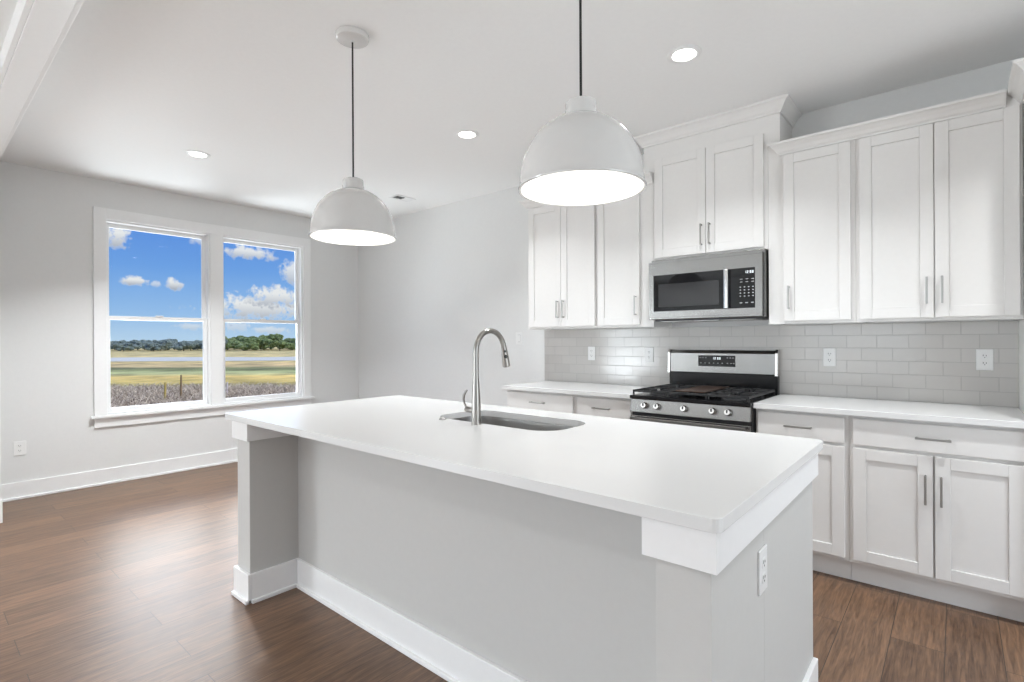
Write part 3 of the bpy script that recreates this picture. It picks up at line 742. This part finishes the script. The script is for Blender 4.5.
# ------------------------------------------------------------------ pendants
def pendant(x, y, label, zr=1.771):
    t = empty('pendant_lamp', (x, y, zr), label, 'pendant lamp', 'white dome pendants over the island')
    R = .197; Hd = .226
    def pr(h): return R*(1-(h/Hd)**2.15)**(1/2.15)
    hs = [0, .02, .045, .07, .09, .11, .13, .15, .168, .184, .198, .208, .215, .219]
    out = [(R+.004, -.004), (R+.005, .001), (R+.001, .006)]+[(pr(h)+.0, h+.006) for h in hs[1:]]
    inn = [(pr(h)-.004, h+.004) for h in hs[::-1][1:]]+[(R-.004, -.003)]
    inn = [(max(.03, a), min(b_, .215)) for a, b_ in inn]
    sh = obj('lamp_shade', lathe(BM(), (x, y, zr), out+[(.044, .226)], cap=(False, True), n=64), M_pend, t, smooth=True)
    obj('shade_lining', lathe(BM(), (x, y, zr), [(.0001, .218)]+[(.03, .217)]+inn+[(R+.003, -.0045)], cap=(False, False), n=64), M_pendin, sh, smooth=True)
    obj('socket_cap', lathe(BM(), (x, y, zr), [(.047, .2265), (.0505, .229), (.0505, .246), (.0485, .249), (.0485, .270), (.047, .275), (.040, .279), (.012, .281)], n=40), M_pend, t, smooth=True)
    obj('cord', tube(BM(), [(x, y, zr+.281), (x, y, zr+.6), (x, y, H-.026)], .0042, 10), M_cord, t, smooth=True)
    obj('ceiling_canopy', lathe(BM(), (x, y, H-.001), [(.078, 0), (.078, -.014), (.074, -.022), (.066, -.025), (.012, -.026), (.008, -.034), (.006, -.034)], n=48), M_pend, t, smooth=True)
    b = obj('bulb', lathe(BM(), (x, y, zr), [(.014, .214), (.014, .19), (.03, .165), (.034, .145), (.030, .125), (.018, .112), (.004, .108)], n=24), M_bulb, t, smooth=True)
    l = bpy.data.lights.new('bulb_light', 'POINT'); l.energy = BULB; l.shadow_soft_size = .035; l.color = (1, .97, .93)
    lo_ = bpy.data.objects.new('bulb_light', l); C.objects.link(lo_); lo_.parent = t; lo_.location = (0, 0, .07)
    return t
pendant(-2.199, 1.409, 'white enamel dome pendant nearer the window, hanging above the island end', 1.779)
pendant(-.908, 1.409, 'white enamel dome pendant nearest the camera, hanging in front of the wall cabinets', 1.764)

# ------------------------------------------------------------------ recessed ceiling lights
def can_light(x, y, label):
    t = empty('recessed_light', (x, y, H), label, 'ceiling light', 'round recessed ceiling lights')
    obj('trim_ring', lathe(BM(), (x, y, H-.0005), [(.086, 0), (.086, -.003), (.080, -.006), (.062, -.008), (.058, -.004), (.058, 0)], cap=(True, True), n=40), M_trim, t, smooth=True)
    obj('lens', lathe(BM(), (x, y, H-.001), [(.057, -.003), (.056, -.0055), (.03, -.0065), (.0005, -.007)], cap=(True, True), n=32), M_lens, t, smooth=True)
    l = bpy.data.lights.new('can_light', 'AREA'); l.shape = 'DISK'; l.size = .11; l.energy = (CAN_WINDOW if x < -4 else CAN) if y > 0 else CAN_REAR_ADDED; l.color = (.94, .975, 1); l.spread = radians(115)
    lo_ = bpy.data.objects.new('can_light', l); C.objects.link(lo_); lo_.parent = t; lo_.location = (0, 0, -.010)
can_light(-4.503, 1.507, 'small round recessed ceiling light nearest the window')
can_light(-2.640, 2.613, 'round recessed ceiling light between the two pendants')
can_light(-1.059, 2.617, 'round recessed ceiling light in front of the crown above the microwave')
can_light(.45, 2.617, 'recessed ceiling light beyond the right edge of the photo')
for i, (x, y) in enumerate(((-4.4, -1.2), (-2.2, -1.2), (0.2, -1.2), (-4.4, -3.8), (-2.2, -3.8), (.2, -3.8))):  # unseen lights, added for the brightness they give from behind
    can_light(x, y, 'unseen recessed ceiling light added in the room behind the camera')

# ceiling supply vent
vt = empty('ceiling_vent', (-4.322, 3.345, H), 'small white rectangular air vent in the ceiling behind the left pendant', 'vent')
vx0, vx1, vy0, vy1 = -4.394, -4.254, 3.225, 3.465
bm = BM(); s_ = .022
box(bm, vx0, vx0+s_, vy0, vy1, H-.008, H-.0005); box(bm, vx1-s_, vx1, vy0, vy1, H-.008, H-.0005)
box(bm, vx0+s_, vx1-s_, vy0, vy0+s_, H-.008, H-.0005); box(bm, vx0+s_, vx1-s_, vy1-s_, vy1, H-.008, H-.0005)
obj('frame', bm, M_trim, vt, bev=.001)
obj('backing', box(BM(), vx0+s_, vx1-s_, vy0+s_, vy1-s_, H-.0015, H-.0005), M_slot, vt)
bm = BM(); n_ = 9
for i in range(n_):
    y = vy0+s_+(i+.5)*(vy1-vy0-2*s_)/n_; d_ = .007 if i > n_/2 else -.007
    extr(bm, [(y-d_, H-.002), (y-d_+.0015, H-.002), (y+d_+.0015, H-.0085), (y+d_, H-.0085)], lambda p, t_: (vx0+s_ if t_ == 0 else vx1-s_, p[0], p[1]))
obj('louvers', bm, M_trim, vt)

# ------------------------------------------------------------------ outdoors
GZ = -1.5
def field_mat():
    m = bpy.data.materials.new('marsh_field'); m.use_nodes = True; t = m.node_tree; b = t.nodes['Principled BSDF']
    b.inputs['Roughness'].default_value = .95; b.inputs['Specular IOR Level'].default_value = .1
    co = NN(t, 'ShaderNodeTexCoord'); sx = NN(t, 'ShaderNodeSeparateXYZ'); t.links.new(co.outputs['Object'], sx.inputs[0])
    dist = MA(t, 'ADD', MA(t, 'MULTIPLY', sx.outputs[0], -.649), MA(t, 'MULTIPLY', sx.outputs[1], .76))
    n = NN(t, 'ShaderNodeTexNoise'); n.inputs['Scale'].default_value = .05; n.inputs['Detail'].default_value = 6; t.links.new(co.outputs['Object'], n.inputs['Vector'])
    n2 = NN(t, 'ShaderNodeTexNoise'); n2.inputs['Scale'].default_value = .35; n2.inputs['Detail'].default_value = 8; t.links.new(co.outputs['Object'], n2.inputs['Vector'])
    # 1/distance keeps the near bands fine and the far ones wide
    inv = MA(t, 'DIVIDE', 20, MA(t, 'MAXIMUM', dist, 10))
    f = MA(t, 'ADD', inv, MA(t, 'MULTIPLY', MA(t, 'SUBTRACT', n.outputs[0], .5), .055))
    r = NN(t, 'ShaderNodeValToRGB'); t.links.new(f, r.inputs[0]); e = r.color_ramp.elements
    st = [(0, (.50, .42, .20)), (.20, (.66, .54, .25)), (.256, (.66, .52, .22)), (.345, (.64, .47, .24)), (.366, (.19, .21, .08)), (.390, (.22, .25, .09)),
          (.412, (.46, .50, .22)), (.44, (.55, .55, .25)), (.475, (.76, .56, .18)), (.56, (.66, .50, .15)), (.62, (.40, .35, .14)), (.68, (.20, .15, .10)), (1, (.16, .12, .085))]
    e[0].position = st[0][0]; e[0].color = (*st[0][1], 1); e[1].position = 1; e[1].color = (*st[-1][1], 1)
    for p_, c_ in st[1:-1]: k = e.new(p_); k.color = (*c_, 1)
    hs = NN(t, 'ShaderNodeMix', data_type='RGBA', blend_type='MULTIPLY'); hs.inputs[0].default_value = 1
    r2 = NN(t, 'ShaderNodeValToRGB'); t.links.new(n2.outputs[0], r2.inputs[0]); r2.color_ramp.elements[0].position = .3; r2.color_ramp.elements[0].color = (.5, .5, .42, 1); r2.color_ramp.elements[1].position = .7; r2.color_ramp.elements[1].color = (1.35, 1.3, 1.2, 1)
    t.links.new(r.outputs[0], hs.inputs[6]); t.links.new(r2.outputs[0], hs.inputs[7]); t.links.new(hs.outputs[2], b.inputs['Base Color'])
    return m
M_field = field_mat()
M_water = mat('creek_water', (.52, .52, .50), .9, var=(.08, .2))
bm = BM()
box(bm, -420, 60, -220, 420, GZ-1, GZ)
gr = struct('ground', bm, M_field)
# the pale creek: a long strip lying across the marsh, level to the view
def band(bm, d0, d1, z, seg=40):
    f = Vector((-.649, .76)); r = Vector((.76, .649)); top = []; 
    rng = random.Random(3)
    for i in range(seg+1):
        s = -260+320*i/seg
        a = d0+rng.uniform(-1.5, 1.5); b_ = d1+rng.uniform(-2, 2)
        top.append((f*a+r*s, f*b_+r*s))
    vt_ = [[bm.verts.new((*p, z)) for p in pr_] for pr_ in top]; vb = [[bm.verts.new((*p, z-.2)) for p in pr_] for pr_ in top]
    for i in range(seg):
        bm.faces.new((vt_[i][0], vt_[i+1][0], vt_[i+1][1], vt_[i][1])); bm.faces.new((vt_[i][0], vb[i][0], vb[i+1][0], vt_[i+1][0])); bm.faces.new((vt_[i][1], vt_[i+1][1], vb[i+1][1], vb[i][1]))
    return bm
ck = obj('creek', band(BM(), 74, 92, GZ+.02), M_water); tag(ck, 'pale strip of water crossing the marsh field', 'creek', kind='structure')

# leaf / stalk materials
def veg(name, c1, c2, sc):
    m = bpy.data.materials.new(name); m.use_nodes = True; t = m.node_tree; b = t.nodes['Principled BSDF']
    b.inputs['Roughness'].default_value = .9; b.inputs['Specular IOR Level'].default_value = .15
    co = NN(t, 'ShaderNodeTexCoord'); n = NN(t, 'ShaderNodeTexNoise'); n.inputs['Scale'].default_value = sc; n.inputs['Detail'].default_value = 5
    t.links.new(co.outputs['Object'], n.inputs['Vector'])
    r = NN(t, 'ShaderNodeValToRGB'); t.links.new(n.outputs[0], r.inputs[0]); e = r.color_ramp.elements
    e[0].position = .35; e[0].color = (*c1, 1); e[1].position = .65; e[1].color = (*c2, 1)
    t.links.new(r.outputs[0], b.inputs['Base Color']); return m
M_brush = veg('dry_brush', (.26, .19, .14), (1.0, .88, .70), 5)
M_leaf = veg('tree_foliage', (.11, .17, .07), (.32, .40, .18), 1.2)
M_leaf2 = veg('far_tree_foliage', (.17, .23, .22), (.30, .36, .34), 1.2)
M_bark = mat('tree_bark', (.10, .08, .06), .9)
rnd = random.Random(11)
bm = BM(); F = Vector((-.649, .76)); Rr = Vector((.76, .649))
for i in range(15000):
    dd = 14+18*(rnd.random()**.8); 
    lat = -dd*rnd.uniform(.20, 1.0)
    p = F*dd+Rr*lat
    h = rnd.uniform(.15, .55)*(1 if dd < 28 else .7); a = rnd.uniform(0, 2*pi); wd = rnd.uniform(.02, .05)
    lean = Vector((rnd.uniform(-1.6, 1.6), rnd.uniform(-1.6, 1.6)))*h
    dx, dy = cos(a)*wd, sin(a)*wd
    b0 = Vector((p.x, p.y, GZ)); tp = Vector((p.x+lean.x, p.y+lean.y, GZ+h))
    v0 = bm.verts.new(b0+Vector((dx, dy, 0))); v1 = bm.verts.new(b0-Vector((dx, dy, 0))); v2 = bm.verts.new(b0+Vector((-dy, dx, 0))); v3 = bm.verts.new(tp)
    bm.faces.new((v0, v2, v3)); bm.faces.new((v2, v1, v3)); bm.faces.new((v1, v0, v3))
tag(obj('dry_brush', bm, M_brush), 'tangle of dry greyish brown stalks in the near part of the field', 'brush', kind='stuff')

def stake(x, y, h, r, m, label):
    tag(obj('wooden_stake', tube(BM(), [(x, y, GZ), (x+.01, y, GZ+h*.5), (x+.02, y+.01, GZ+h)], [r, r*.95, r*.8], 8), m, origin=(x, y, GZ)), label, 'stake', 'survey stakes in the field')
stake(-26.54, 7.52, 1.0, .05, mat('yellow_stake_wood', (.55, .42, .12), .8), 'short yellowish stake standing in the dry brush, left window')
stake(-27.26, 8.36, 1.25, .045, M_wood_post, 'tall dark thin stake in the dry brush, right of the yellow stake')
stake(-27.84, 10.58, .75, .05, mat('pale_marker_paint', (.8, .72, .7), .7), 'short pale marker stake low in the right window')

def crown_mesh(seed, wd, ht):
    rg_ = random.Random(seed); bm = BM()
    for k in range(26):
        c = Vector((rg_.uniform(-.5, .5)*wd, rg_.uniform(-.5, .5)*wd, rg_.uniform(.25, .82)*ht)); r = rg_.uniform(.11, .22)*wd
        res = bmesh.ops.create_icosphere(bm, subdivisions=3, radius=r, matrix=Matrix.Translation(c) @ Matrix.Diagonal((1, 1, rg_.uniform(.7, 1.1)*min(1.1, ht/wd), 1)))
        for v_ in res['verts']: v_.co += Vector((rg_.uniform(-1, 1), rg_.uniform(-1, 1), rg_.uniform(-1, 1)))*r*.2
    return bm
def make_tree(seed, wd, ht, m, label, group, loc):
    t = empty('tree', (0, 0, 0), label, 'tree', group)
    obj('trunk', tube(BM(), [(0, 0, 0), (.05, 0, ht*.3), (0, .05, ht*.6)], [.22, .17, .08], 8), M_bark, t)
    obj('foliage', crown_mesh(seed, wd, ht), m, t)
    t.location = loc; return t
protos = {}
rt = random.Random(5)
def plant(lat, dd, green, k, sc):
    p = F*dd+Rr*lat; key = (green, k)
    if green: lab, grp, m = 'bushy green tree in the far tree line seen through the right window', 'green trees beyond the marsh', M_leaf
    else: lab, grp, m = 'low hazy dark tree in the far tree line seen through the left window', 'hazy trees beyond the marsh', M_leaf2
    loc = (p.x, p.y, GZ-.1)
    if key not in protos:
        o = protos[key] = make_tree(17+k+10*green, 6.5, 4.6, m, lab, grp, loc)
    else: o = copy_tree(protos[key]); o.location = loc
    o.rotation_euler.z = rt.uniform(0, 6.28); o.scale = (sc, sc, sc*rt.uniform(.85, 1.1))
# lateral position: px = 512 + 520*lat/dist
for row, dd0 in enumerate((156, 165, 174, 183)):
    px = 94+row*7
    while px < 304:
        green = px > 216
        dd = dd0+rt.uniform(-.8, .8)
        g_s = ((1.0 if px < 272 else .84) if green else rt.uniform(.66, .80))*dd0/160
        plant((px-512)/520.6*dd, dd, green, rt.randrange(3), g_s)
        px += 36 if green else 30
